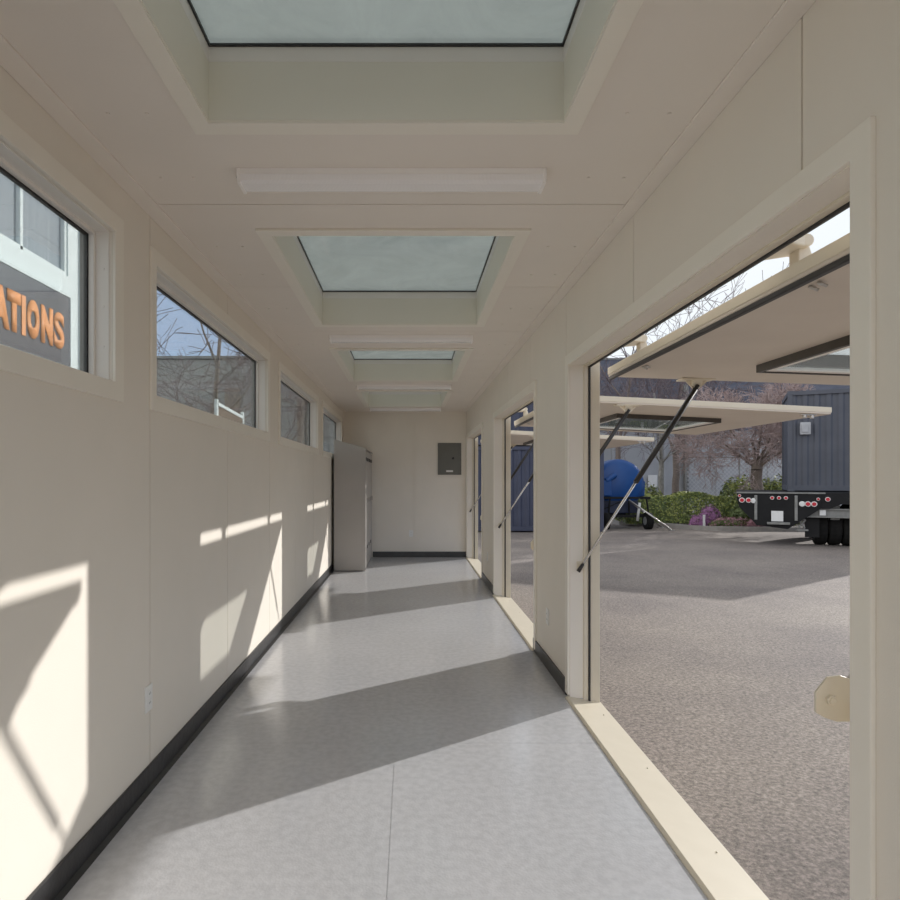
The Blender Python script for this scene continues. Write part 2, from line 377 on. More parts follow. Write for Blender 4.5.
# wide openings of the right wall
for i, (a, b_) in enumerate(doors):
    r = struct('door_%d' % (i + 1), (XR, (a + b_) / 2, 0))
    c = .066; mb = MB()
    ub = b_ + c if i < 2 else YB - .002
    mb.slab([a - c, a, b_, ub], [.02, DZ, DZ + c], lambda u, v: not (a < u < b_ and v < DZ), XR - .013, XR, YZ)
    mb.build('door_casing', 'trim', r, bevel=.002)
    mb = MB(); t = .003
    mb.slab([a, a + t, b_ - t, b_], [.0, DZ - t, DZ], lambda u, v: not (a + t < u < b_ - t and v < DZ - t), XR + .001, XR + .088, YZ)
    mb.build('door_jamb', 'wall', r)
    mb = MB(); t = .012
    mb.slab([a, a + t, b_ - t, b_], [-.02, DZ - t, DZ], lambda u, v: not (a + t < u < b_ - t and v < DZ - t), XR + .088, XR + .118, YZ)
    mb.build('steel_stop', 'steel', r, bevel=.003)
    mb = MB(); t = .020
    mb.slab([a, a + t, b_ - t, b_], [-.025, DZ - t, DZ], lambda u, v: not (a + t < u < b_ - t and v < DZ - t), XR + .118, XR + .130, YZ)
    mb.build('weather_seal', 'rubber', r, bevel=.002)
    mb = MB(); t = .010
    mb.slab([a, a + t, b_ - t, b_], [-.03, DH - t, DH], lambda u, v: not (a + t < u < b_ - t and v < DH - t), XR + .131, XRO + .004, YZ)
    mb.build('steel_frame', 'steel', r, bevel=.003)
    mb = MB()
    mb.prism([(.995, -.02), (XRO + .012, -.06), (XRO + .012, -.028), (1.010, .012), (.995, .006)], lambda u, v, w: (u, w, v), a - .004, b_ + .004)
    for k in range(4):
        y = a + .25 + k * (b_ - a - .5) / 3
        mb.tube((1.165, y, -.02), (1.165, y, -.012), .004, n=8)
    mb.build('door_sill', 'steel', r, bevel=.002)

# skylights
skl = ['nearest large skylight with hazy glass at the top of the picture',
       'second skylight, between the nearest and second long ceiling lamps',
       'third skylight, just beyond the second long ceiling lamp',
       'farthest skylight, just in front of the back wall']
for i, (a, b_) in enumerate(SKY):
    x0, x1 = SKX
    r = thing('skylight', skl[i], 'skylight', ((x0 + x1) / 2, (a + b_) / 2, H), group='skylights along the ceiling')
    mb = MB(); mb.ring(x0 - .066, x1 + .066, a - .072, b_ + .072, (.066, .066, .072, .072), H - .011, H, XY); mb.build('skylight_casing', 'trim', r, bevel=.002)
    mb = MB(); mb.ring(x0 - .003, x1 + .003, a - .003, b_ + .003, .006, H - .002, CT - .055, XY); mb.build('shaft', 'shaft', r)
    mb = MB(); mb.ring(x0 - .05, x1 + .05, a - .05, b_ + .05, .054, CT - .055, CT - .004, XY); mb.build('curb_frame', 'vinyl', r, bevel=.002)
    mb = MB(); mb.ring(x0 - .05, x1 + .05, a - .05, b_ + .05, .060, CT - .004, CT + .004, XY); mb.build('glazing_seal', 'rubber', r)
    mb = MB(); mb.box(x0 - .05, x1 + .05, a - .05, b_ + .05, CT + .004, CT + .012); mb.build('pane', 'skyg', r)

# ceiling lamps
lml = ['long flat white ceiling lamp nearest the camera, with a prismatic lens',
       'second long white ceiling lamp from the camera, before the third skylight',
       'third long white ceiling lamp, just before the farthest skylight',
       'farthest long white ceiling lamp, close to the back wall']
for i, y in enumerate((2.470, 5.335, 8.145, 10.80)):
    r = thing('ceiling_lamp', lml[i], 'lamp', (-.073, y + .06, H), group='long lamps along the ceiling')
    x0, x1 = -.675, .535
    mb = MB(); mb.prism([(y, H), (y + .125, H), (y + .118, H - .022), (y + .007, H - .022)], lambda u, v, w: (w, u, v), x0 + .012, x1 - .012)
    mb.build('housing', 'fixture', r, bevel=.002)
    mb = MB(); mb.prism([(y + .004, H - .022), (y + .121, H - .022), (y + .112, H - .043), (y + .095, H - .050), (y + .03, H - .050), (y + .013, H - .043)], lambda u, v, w: (w, u, v), x0 + .012, x1 - .012)
    mb.build('lamp_lens', 'lens', r)
    for e0, e1 in ((x0, x0 + .014), (x1 - .014, x1)):
        mb = MB(); mb.prism([(y - .003, H), (y + .128, H), (y + .124, H - .030), (y + .112, H - .053), (y + .013, H - .053), (y + .001, H - .030)], lambda u, v, w: (w, u, v), e0, e1)
        mb.build('end_cap', 'fixture', r, bevel=.003)
    mb = MB(); mb.box(x0 - .002, x0 + .001, y + .01, y + .022, H - .034, H - .016); mb.build('switch', 'rubber', r)

# outlets
def outlet(loc, axis, label):
    r = thing('wall_outlet', label, 'outlet', loc, group='wall outlets')
    x, y, z = loc
    w, h, t = .0375, .0585, .007
    def B(u0, u1, v0, v1, d0, d1, nm, mt, p, bv=0):
        mb = MB()
        if axis == 'L': mb.box(x + d0, x + d1, y + u0, y + u1, z + v0, z + v1)
        elif axis == 'R': mb.box(x - d1, x - d0, y + u0, y + u1, z + v0, z + v1)
        else: mb.box(x + u0, x + u1, y - d1, y - d0, z + v0, z + v1)
        return mb.build(nm, mt, p, bevel=bv)
    B(-w, w, -h, h, 0, t, 'cover_plate', 'plast', r, .002)
    for s in (-1, 1):
        f = B(-.017, .017, s * .021 - .015, s * .021 + .015, t, t + .003, 'socket', 'plast', r, .002)
        for q in (-.007, .007): B(q - .0012, q + .0012, s * .021 - .004, s * .021 + .006, t + .003, t + .0034, 'slot', 'rubber', f)
outlet((XL, 2.884, .405), 'L', 'white wall outlet on the left wall beside the first panel seam')
outlet((XR, 4.69, .385), 'R', 'cream-lit outlet on the right-hand pier between the first two openings')
outlet((.027, YB, .425), 'B', 'small white outlet low on the back wall')
outlet((XR, 8.30, .385), 'R', 'tiny outlet on the far right-hand pier beyond the second opening')

# electrical panel on the back wall
r = thing('electrical_panel', 'dark grey electrical panel mounted on the back wall', 'electrical panel', (.715, YB, 1.47))
mb = MB(); mb.box(.505, .925, YB - .022, YB, 1.475, 2.045); mb.build('panel_box', 'epanel', r, bevel=.004)
mb = MB(); mb.box(.535, .895, YB - .030, YB - .022, 1.505, 2.015); dd = mb.build('panel_door', 'epanel', r, bevel=.003)
mb = MB(); mb.tube((.775, YB - .030, 1.77), (.775, YB - .042, 1.77), .022, n=16); mb.box(.768, .782, YB - .05, YB - .04, 1.75, 1.79); mb.build('latch', 'blackm', dd)
mb = MB(); mb.box(.655, .775, YB - .033, YB - .030, 1.525, 1.555); mb.build('white_label', 'plast', dd)

# locker bank
LX0, LX1, LY0, LY1 = -1.150, -.665, 9.63, 11.34
r = thing('sloping_locker', 'tall grey metal locker with a sloping top at the far end of the left wall', 'locker', (-.9, 10.4, 0))
mb = MB()
mb.prism([(LX0, .01), (LX1, .01), (LX1, 1.865), (LX0, 2.005)], lambda u, v, w: (u, w, v), LY0, LY0 + .02)
mb.build('side_panel', 'locker', r, bevel=.004)
mb = MB(); mb.prism([(LX0 + .004, .012), (LX1 - .035, .012), (LX1 - .035, 1.86), (LX0 + .004, 1.99)], lambda u, v, w: (u, w, v), LY0 + .02, LY1); mb.build('body', 'locker', r)
mb = MB(); mb.prism([(LX0, 2.005), (LX1 + .004, 1.865), (LX1 + .004, 1.850), (LX0, 1.99)], lambda u, v, w: (u, w, v), LY0 + .02, LY1); mb.build('sloping_top', 'locker', r)
n = 4; dw = (LY1 - LY0 - .03) / n
for k in range(n):
    y0 = LY0 + .025 + k * dw
    mb = MB(); mb.box(LX1 - .035, LX1 - .012, y0 + .006, y0 + dw - .006, .08, 1.83)
    for q in range(5): mb.box(LX1 - .012, LX1 - .007, y0 + .1, y0 + dw - .1, 1.55 + q * .03, 1.56 + q * .03)
    d = mb.build('door', 'locker', r, bevel=.003)
    mb = MB(); mb.box(LX1 - .012, LX1 + .006, y0 + dw - .07, y0 + dw - .050, 1.03, 1.10); mb.build('handle', 'locker', d, bevel=.003)
    for z in (.3, 1.68):
        mb = MB(); mb.box(LX1 - .014, LX1 + (.012 if z > 1 else -.004), y0 + .0, y0 + .11, z, z + .05); mb.build('hinge', 'lockerd', d, bevel=.002)
for z0 in (.012,):
    mb = MB(); mb.box(LX1 - .035, LX1 - .015, LY0 + .02, LY1, z0, z0 + .06); mb.build('plinth', 'locker', r)

# ------------------------------------------------------------------ flip-up doors
PL = 2.19
def flap(a, b_, zh, label, sl=-.050):
    x0 = XRO + .055
    r = thing('flip_up_door', label, 'door', (x0, (a + b_) / 2, zh), group='flip-up doors of the openings')
    def F(u, v, w):        # u = distance out from the hinge edge, v = Y, w = height above the underside
        return (x0 + u - w * sl * -1 * .0, v, zh + sl * u + w)
    T = .057
    wy0, wy1, wu0, wu1 = a + .70, b_ - .55, .65, 1.62
    ya, yb = a + (-.02 if zh > 2.045 else .03), b_ - .02 if zh > 2.045 else b_ + .03
    mb = MB(); mb.slab([0, wu0, wu1, PL], [ya, wy0, wy1, yb], lambda u, v: not (wu0 < u < wu1 and wy0 < v < wy1), 0, T, F)
    mb.build('panel', 'panelpaint', r, bevel=.003)
    mb = MB(); e = .004
    mb.ring(-e, PL + e, ya - e, yb + e, .012, .014, T, F); mb.build('edge_channel', 'steel', r, bevel=.002)
    mb = MB(); mb.slab([0.0, .022], [ya + .01, yb - .01], lambda u, v: True, -.020, 0, F); mb.build('edge_gasket', 'rubber', r, bevel=.004)
    mb = MB(); mb.ring(wu0, wu1, wy0, wy1, .022, -.040, T + .015, F); fr = mb.build('window_frame', 'bronze', r, bevel=.002)
    mb = MB(); mb.ring(wu0 + .022, wu1 - .022, wy0 + .022, wy1 - .022, .045, -.034, -.014, F); mb.build('inner_sash', 'vinyl', fr, bevel=.002)
    mb = MB(); mb.slab([wu0 + .05, wu1 - .05], [wy0 + .05, wy1 - .05], lambda u, v: True, -.026, -.020, F); mb.build('pane', 'flapg', fr)
    # hinges: bracket off the container head, barrel, arm down to the panel
    for hy in (a + .66, b_ - .50):
        mb = MB()
        mb.box(XRO, XRO + .03, hy - .10, hy + .10, 2.17, 2.25)
        mb.tube((XRO + .085, hy - .055, 2.178), (XRO + .085, hy + .055, 2.178), .021, n=16)
        mb.hexa([(XRO + .0, hy - .09, 2.155), (XRO + .085, hy - .05, 2.158), (XRO + .085, hy + .05, 2.158), (XRO + .0, hy + .09, 2.155),
                 (XRO + .0, hy - .09, 2.215), (XRO + .085, hy - .05, 2.200), (XRO + .085, hy + .05, 2.200), (XRO + .0, hy + .09, 2.215)])
        mb.hexa([(XRO + .07, hy - .028, zh + T - .01), (XRO + .13, hy - .028, zh + T - .012), (XRO + .13, hy + .028, zh + T - .012), (XRO + .07, hy + .028, zh + T - .01),
                 (XRO + .07, hy - .028, 2.185), (XRO + .10, hy - .028, 2.19), (XRO + .10, hy + .028, 2.19), (XRO + .07, hy + .028, 2.185)])
        mb.build('hinge', 'steel', r, bevel=.005)
    # small latch pins on the underside
    for ly in (a + .62, b_ - .46):
        mb = MB()
        for q in (0, .045):
            c = Vector(F(.07, ly + q, -.004)); mb.tube(c, c + Vector((.03, 0, -.012)), .006, n=8)
        mb.build('latch_pin', 'chrome', r)
    mb = MB()
    for q in (0, .06):
        c = Vector(F(PL - .18 + q, ya + .06, 0)); mb.tube(c, c + Vector((0, 0, -.035)), .016, n=12); mb.box(c.x - .03, c.x + .03, c.y - .02, c.y + .02, c.z - .01, c.z)
    mb.build('lock_catch', 'chrome', r, bevel=.002)
    # gas struts
    for side, py in ((1, b_ - .055), (-1, a + .15)):
        top = Vector(F(.54, py - (.02 if side > 0 else .09), -.05)); bot = Vector((XR + .060, py, .845))
        d = (top - bot); mid = bot + d * .47
        mb = MB(); mb.tube(bot, mid + d * .01, .0085, n=14); mb.build('strut_rod', 'rod', r)
        mb = MB(); mb.tube(mid, bot + d * .985, .0165, n=16); mb.build('strut_cylinder', 'blackm', r)
        mb = MB(); dn = d.normalized(); mb.tube(bot - dn * .035, bot + dn * .02, .013, .011, n=14); mb.tube(bot + d * .98, bot + d * 1.0 + dn * .01, .012, n=12); mb.build('end_fitting', 'blackm', r)
        c = Vector(F(.54, py - (0 if side > 0 else .07), 0))
        mb = MB(); hx, hy = .085, .045
        mb.prism([(c.x - hx, c.z + .004), (c.x + hx, c.z - .004), (c.x + .02, c.z - .062), (c.x - .02, c.z - .062)], lambda u, v, w: (u, w, v), c.y - .004, c.y + .004)
        mb.box(c.x - hx - .02, c.x + hx + .02, c.y - hy, c.y + hy, c.z - .010, c.z + .0)
        mb.prism([(c.y - hy, c.z - .008), (c.y + hy, c.z - .008), (c.y, c.z - .05)], lambda u, v, w: (w, u, v), c.x - .03, c.x + .03)
        mb.build('strut_bracket', 'steel', r, bevel=.002)
        # plate fixed to the jamb
        mb = MB()
        if side < 0:
            yy = py - .028
            XB_ = XR - .012; pts = [(XR + .000, .805), (XR + .000, .855), (XR + .030, .893), (XR + .062, .897), (XR + .095, .886), (XR + .130, .860), (XR + .130, .795), (XR + .085, .782), (XR + .052, .782), (XR + .022, .792)]
            mb.prism([(q[0] - .012, q[1] + .014) for q in pts], lambda u, v, w: (u, w, v), yy, yy + .007)
            mb.box(XR + .112, XR + .130, a + .011, yy + .007, .795, .860)
            mb.tube((XR + .024, yy - .010, .852), (XR + .024, yy, .852), .013, n=6); mb.tube((XR + .024, yy - .014, .852), (XR + .024, yy, .852), .008, n=12)
            mb.tube((XR + .024, yy, .852), (XR + .060, py, .845), .006, n=8)
        else:
            mb.box(XR + .045, XR + .085, b_ - .006, b_, .815, .875)
            mb.tube((XR + .060, py, .845), (XR + .060, b_ - .005, .845), .007, n=10)
        mb.build('jamb_bracket', 'steel', r, bevel=.0015)
    return r
flap(doors[0][0], doors[0][1], 2.050, 'nearest flip-up door held open on struts outside the big first opening', sl=-.036)
flap(doors[1][0], doors[1][1], 2.040, 'second flip-up door, middle of the three, held open over the yard')
flap(doors[2][0], doors[2][1], 2.040, 'farthest flip-up door, at the last opening by the back wall')

# roof edge rail outside so that the head of the openings has a real outer face
mb = MB(); mb.box(XRO - .02, XRO, YF - .15, YB + .16, 2.26, H + .15); mb.box(XRO - .02, XRO, YF - .15, YB + .16, G, -.05)
tag(mb.build('trim_3', 'steel'), kind='structure')
mb = MB()
for x0, x1 in ((XLO, XL), (XR, XRO - .02)): mb.box(x0, x1, YF - .15, YB + .16, H + .001, H + .14)
for a, b_ in zip([YF - .15] + [q[1] + .05 for q in SKY], [q[0] - .05 for q in SKY] + [YB + .16]):
    mb.box(XLO, XRO - .02, a, b_, H + .14, H + .16)
for x0, x1 in ((XLO, SKX[0] - .05), (SKX[1] + .05, XRO - .02)): mb.box(x0, x1, YF - .15, YB + .16, H + .14, H + .16)
tag(mb.build('trim_4', 'steel'), kind='structure')

# ------------------------------------------------------------------ outside: ground
mb = MB(); mb.box(-60, 90, -40, 120, G - .3, G)
tag(mb.build('ground_asphalt', 'asphalt'), kind='structure')

def P(px, y): return (px - 409.6) * y / 635.0      # X of a photo column at depth y (survey helper)
def ZZ(py, y): return 1.4 - (py - 479.0) * y / 635.0

# planting bed with curb
bed = [(P(604, 27), 29.5), (P(620, 24.8), 24.9), (P(645, 24.6), 24.2), (P(670, 23.6), 23.3), (P(690, 22.7), 22.5), (P(715, 22.2), 22.05), (P(745, 21.9), 21.85), (P(790, 21.8), 21.75), (P(860, 21.9), 21.8), (P(960, 22.5), 22.4), (24, 27.5), (22, 31.0), (8, 31.0)]
def offset(pts, d):
    c = Vector((sum(p[0] for p in pts) / len(pts), sum(p[1] for p in pts) / len(pts)))
    r = []
    for p in pts:
        v = Vector(p) - c; r.append(tuple(c + v * (1 - d / v.length)))
    return r
def ringprism(mb, o_, i_, z0, z1):
    n = len(o_)
    for k in range(n):
        j = (k + 1) % n
        mb.hexa([(*o_[k], z0), (*o_[j], z0), (*i_[j], z0), (*i_[k], z0), (*o_[k], z1), (*o_[j], z1), (*i_[j], z1), (*i_[k], z1)])
mb = MB(); inner = offset(bed, .2); ringprism(mb, bed, inner, G, G + .15)
tag(mb.build('garden_curb', 'curb'), 'low pale concrete curb around the planting bed', 'curb')
mb = MB(); mb.prism(inner, XY, G, G + .12); tag(mb.build('planting_bed', 'mulch'), 'dark mulch planting bed inside the concrete curb', 'planting bed', kind=None)

# leafy masses
def leaves(mb, pos, nrm, s):
    d = Vector(nrm) + Vector((random.uniform(-1, 1), random.uniform(-1, 1), random.uniform(-.6, 1))) * .8
    if d.length < .01: return
    d.normalize(); a = d.orthogonal().normalized(); a.rotate(Matrix.Rotation(random.uniform(0, 6.28), 3, d)); b_ = d.cross(a)
    p = Vector(pos)
    mb.quad(p - a * s, p - b_ * s * .45, p + a * s, p + b_ * s * .45)
def shrub(name, label, cat, cx, cy, z0, rx, ry, h, nleaf, s, mats, group=None, boxy=False, stems=6, bright=.35, segs=None):
    r = thing(name, label, cat, (cx, cy, z0), group=group)
    mb = MB()
    for k in range(nleaf):
        if boxy:
            u = random.uniform(-1, 1); v = random.uniform(-1, 1); w = random.uniform(0, 1)
            f = random.random()
            if f < .42: w = 1 - random.random() ** 2 * .12; n_ = (0, 0, 1)
            elif f < .85: v = -1 + random.random() ** 2 * .25; n_ = (0, -1, .2)
            else: u = (1 if random.random() < .5 else -1) * (1 - random.random() ** 2 * .1); n_ = (u, 0, .2)
            rr = 1 - .14 * w ** 3 + .09 * math.sin(u * rx * 2.1 + v) + .05 * math.sin(u * rx * 5.3)
            hh = h * (.90 + .08 * math.sin(u * rx * 1.7 + 1) + .05 * math.sin(u * rx * 4.1))
            p = (cx + u * rx, cy + v * ry * rr + (segs(u) if segs else 0), z0 + w * hh)
        else:
            t = random.uniform(0, 2 * PI); ph = math.acos(random.uniform(-.35, 1)); q = random.uniform(.72, 1.0) * (1 + .13 * math.sin(3 * t + 2 * ph) + .08 * math.sin(7 * t))
            n_ = (math.sin(ph) * math.cos(t), math.sin(ph) * math.sin(t), math.cos(ph))
            p = (cx + rx * q * n_[0], cy + ry * q * n_[1], z0 + h * (.28 + .72 * q * max(n_[2], -.38)))
        mb.mi = 0 if random.random() < bright * (1.6 if n_[2] > .6 else .7) else 1  # upward leaves favour the first colour, painting sunlit tops on the greens
        leaves(mb, p, n_, s * random.uniform(.7, 1.3))
    mb.build('foliage', mats, r)
    mb = MB()
    for k in range(stems):
        a = 2 * PI * k / stems; mb.tube((cx + .1 * math.cos(a), cy + .1 * math.sin(a), z0), (cx + rx * .7 * math.cos(a), cy + ry * .7 * math.sin(a), z0 + h * .75), .015, .006, n=5)
    mb.build('stem', 'bark', r)
    return r
zb = G + .12
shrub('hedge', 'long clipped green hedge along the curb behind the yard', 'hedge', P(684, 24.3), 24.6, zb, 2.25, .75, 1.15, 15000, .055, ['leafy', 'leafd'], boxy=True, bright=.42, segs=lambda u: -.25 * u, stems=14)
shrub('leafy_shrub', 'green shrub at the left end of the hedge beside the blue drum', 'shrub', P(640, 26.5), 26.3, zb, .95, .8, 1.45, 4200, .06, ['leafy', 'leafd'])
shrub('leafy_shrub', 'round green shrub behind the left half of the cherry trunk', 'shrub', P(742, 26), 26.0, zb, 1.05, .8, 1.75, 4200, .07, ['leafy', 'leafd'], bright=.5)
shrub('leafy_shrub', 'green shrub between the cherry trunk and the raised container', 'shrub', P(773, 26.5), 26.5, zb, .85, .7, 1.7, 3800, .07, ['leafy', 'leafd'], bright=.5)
shrub('leafy_shrub', 'dark low shrub under the black trailer tail', 'shrub', P(762, 23.2), 23.2, zb, 1.3, .7, .95, 3800, .055, ['leafd', 'leafd'])
shrub('heather', 'bright purple heather clump in front of the hedge', 'flowering shrub', P(711, 22.9), 23.0, zb, .38, .28, .72, 1700, .035, ['heather', 'heather'])
shrub('heather', 'small purple heather mound low at the left of the white marker', 'flowering shrub', P(698, 22.8), 22.8, zb, .32, .25, .40, 1100, .035, ['heather', 'heather'])
shrub('heather', 'dull pink heather patch right of the white marker', 'flowering shrub', P(732, 22.3), 22.45, zb, .75, .28, .34, 2200, .035, ['pinkh', 'leafd'], bright=.5)
shrub('heather', 'pink heather patch along the curb beneath the trailer tail', 'flowering shrub', P(765, 22.2), 22.3, zb, .62, .28, .36, 2200, .035, ['pinkh', 'pinkh'])
mb = MB(); x = P(704, 22.35); mb.box(x - .04, x + .04, 22.33, 22.37, zb - .02, zb + .42); tag(mb.build('marker_stake', 'white', bevel=.008), 'small white marker stake in front of the purple heather', 'stake')

# bare trees
def tree(label, x, y, z0, h0, r0, spread, levels, seed, mats, up=.55, twig=.0045, first=6, lean=(0, 0), reach=1.0, droop=0.0, nk=(3, 4), leader=False):
    rnd = random.Random(seed)
    r = thing('bare_tree', label, 'tree', (x, y, z0), group='bare winter trees')
    mb = MB(); top = Vector((x + lean[0], y + lean[1], z0 + h0))
    p0 = Vector((x, y, z0)); k = 6; pr = r0 * 1.35
    for i in range(k):
        p1 = Vector((x, y, z0)).lerp(top, (i + 1) / k) + Vector((rnd.uniform(-1, 1), rnd.uniform(-1, 1), 0)) * r0 * .15
        nr = r0 * (1.15 - .25 * (i + 1) / k) if i else r0 * 1.1
        mb.tube(p0, p1, pr, nr, n=12, caps=i == 0); p0, pr = p1, nr
    mb.build('trunk', mats[0], r)
    mb2 = MB(); cnt = [0]
    def grow(p, d, length, rad, lv):
        seg = 4 if lv > 1 else 3
        q = p.copy(); dd = d.copy(); rr = rad
        for s in range(seg):
            dd = (dd + Vector((rnd.uniform(-1, 1), rnd.uniform(-1, 1), rnd.uniform(-.7, .9) - droop)) * .17).normalized()
            nq = q + dd * length / seg; nr = max(rr * .84, twig)
            mb2.mi = 0 if rad > .035 else 1
            mb2.tube(q, nq, rr, nr, n=(8 if rad > .04 else 4 if rad > .012 else 3), caps=False); cnt[0] += 1
            q, rr = nq, nr
            if lv > 0 and s >= 1:
                for _ in range(1 if s < seg - 1 else rnd.choice(nk)):
                    a = dd.orthogonal().normalized(); a.rotate(Matrix.Rotation(rnd.uniform(0, 6.28), 3, dd))
                    nd = (dd * .75 + a * rnd.uniform(.45, .95)).normalized()
                    grow(q, nd, length * rnd.uniform(.52, .74), rr * .66, lv - 1)
    p0 = top
    for i in range(first):
        a = 2 * PI * i / first + rnd.uniform(-.3, .3); u = up * rnd.uniform(.7, 1.3)
        d = Vector((math.cos(a) * spread, math.sin(a) * spread, u)).normalized()
        grow(p0 - Vector((0, 0, rnd.uniform(0, .15 * h0))), d, reach * rnd.uniform(.85, 1.15), r0 * .30, levels)
    if leader:
        grow(p0, Vector((.05, 0, 1)), reach * 1.6, r0 * .7, levels)
    mb2.build('branches', [mats[0], mats[1]], r)
    return r
tree('broad bare pruned cherry tree with a thick trunk behind the trailer', P(757, 25), 25.0, zb, 2.45, .22, 1.0, 4, 3, ('bark', 'twig'), up=.74, first=12, reach=1.6, twig=.009, droop=.03, nk=(3, 4))
tree('bare tree with a slim pale trunk behind the hedge', P(661, 29), 29.0, zb, 2.6, .12, .9, 3, 5, ('palebark', 'darktwig'), up=.9, first=7, reach=1.9, twig=.007, leader=True)
tree('tall bare tree whose crown shows in the sky gap above the nearest flap', P(676, 33), 33.0, G, 3.2, .17, .55, 3, 9, ('bark', 'darktwig'), up=1.15, first=6, reach=3.1, twig=.012, leader=True)
tree('bare tree behind the left edge of the first opening', P(618, 31), 31.0, G, 3.4, .13, .7, 3, 12, ('bark', 'darktwig'), up=1.1, first=6, reach=2.5, twig=.012, leader=True)

# chain link fence with posts
r = thing('chain_link_fence', 'grey chain-link fence behind the shrubs and cherry tree', 'fence', (P(730, 31), 31.3, G))
mb = MB(); xa, xb = P(686, 31.3), P(900, 31.3); mb.box(xa, xb, 31.295, 31.305, G + .03, 2.45); mb.build('mesh', 'chain', r)
for q in range(5):
    x = xa + (xb - xa) * q / 4; mb = MB(); mb.tube((x, 31.3, G), (x, 31.3, 2.55), .04, n=10); mb.build('post', 'greybeam', r)
mb = MB(); mb.tube((xa, 31.3, 2.47), (xb, 31.3, 2.47), .025, n=8); mb.build('top_rail', 'greybeam', r)

# long grey building at the back of the yard
r = thing('warehouse', 'long grey warehouse with slate upper cladding behind the yard', 'building', (P(720, 38), 38, G))
YW = 38.0; x0, x1 = P(560, YW), P(1000, YW); zt = ZZ(360, YW)
mb = MB(); mb.box(x0, x1, YW, YW + 12, G, 4.3)
x = x0
while x < x1: mb.box(x, x + .14, YW - .09, YW, G, 4.3); x += 3.1
mb.build('wall', 'concrete', r)
mb = MB(); mb.box(x0, x1, YW - .05, YW + 12, 4.3, zt)
mb.build('upper_cladding', 'slate', r)
mb = MB(); mb.box(x0, x1, YW - .12, YW + 12, zt, zt + .1); mb.build('roof_edge', 'greybeam', r)
mb = MB(); x = P(684, YW); mb.tube((x, YW - .25, G), (x, YW - .25, 7.0), .16, n=10); mb.build('downpipe', 'greybeam', r)
mb = MB(); x = P(652, YW); mb.box(x - .27, x + .27, YW - .12, YW - .09, ZZ(487, YW), ZZ(475, YW)); mb.build('notice_board', 'white', r)

# ------------------------------------------------------------------ containers
def corrugated(mb, u0, u1, z0, z1, depth, pitch, f3):
    n = int(round((u1 - u0) / pitch)); p = (u1 - u0) / n
    prof = []
    for k in range(n):
        b0 = u0 + k * p
        prof += [(b0, 0), (b0 + p * .32, 0), (b0 + p * .5, depth), (b0 + p * .82, depth)]
    prof.append((u1, 0))
    A = [mb.bm.verts.new(f3(u, z0, w)) for u, w in prof]; B = [mb.bm.verts.new(f3(u, z1, w)) for u, w in prof]
    for k in range(len(prof) - 1): mb.bm.faces.new([A[k], A[k + 1], B[k + 1], B[k]])
def container(name, label, loc, rz, L_, W_, H_, mat, group=None, beam=None):
    """local: x along length 0..L_, y 0..W_, z 0..H_"""
    r = thing(name, label, 'shipping container', loc, rz, group=group)
    mb = MB()
    corrugated(mb, .1, L_ - .1, .16, H_ - .12, .036, .28, lambda u, v, w: (u, .03 + w, v))
    corrugated(mb, .1, L_ - .1, .16, H_ - .12, .036, .28, lambda u, v, w: (u, W_ - .03 - w, v))
    corrugated(mb, .1, W_ - .1, .16, H_ - .12, .036, .25, lambda u, v, w: (.03 + w, u, v))
    corrugated(mb, .1, W_ - .1, .16, H_ - .12, .036, .25, lambda u, v, w: (L_ - .03 - w, u, v))
    mb.build('corrugated_wall', mat, r, local=True)
    mb = MB(); mb.box(.03, L_ - .03, .03, W_ - .03, H_ - .06, H_ - .02); mb.box(.03, L_ - .03, .03, W_ - .03, .08, .15); mb.build('roof', mat, r, local=True)
    mb = MB()
    for x in (0, L_ - .12):
        for y in (0, W_ - .12): mb.box(x, x + .12, y, y + .12, 0, H_)
    for y in (0, W_ - .1):
        mb.box(.12, L_ - .12, y, y + .1, .02, .17); mb.box(.12, L_ - .12, y, y + .1, H_ - .13, H_ - .01)
    for x in (0, L_ - .1):
        mb.box(x, x + .1, .12, W_ - .12, .02, .17); mb.box(x, x + .1, .12, W_ - .12, H_ - .13, H_ - .01)
    mb.build('corner_frame', beam or mat, r, local=True, bevel=.006)
    for x in (-.004, L_ - .174):
        for y in (-.004, W_ - .158):
            for z in (-.002, H_ - .115):
                mb = MB(); mb.box(x, x + .178, y, y + .162, z, z + .118); mb.build('corner_casting', mat, r, local=True, bevel=.008)
    return r
DC = 21.4
container('shipping_container', 'dark navy shipping container standing on the yard beyond the middle opening', (P(604, DC) - 6.06, DC, G + .03), 0, 6.06, 2.44, 2.88, 'navy', beam='navy')
container('shipping_container', 'upper navy container stacked on the dark one standing in the yard', (P(586, DC) - 6.06, DC, G + .03 + 2.89), 0, 6.06, 2.44, 2.6, 'navy')

# container on trailer, seen at an angle
th = math.radians(27)
U = Vector((math.cos(th), -math.sin(th), 0)); A_ = Vector((math.sin(th), math.cos(th), 0))
PLc = Vector((P(737, 17.5), 17.5, 0))
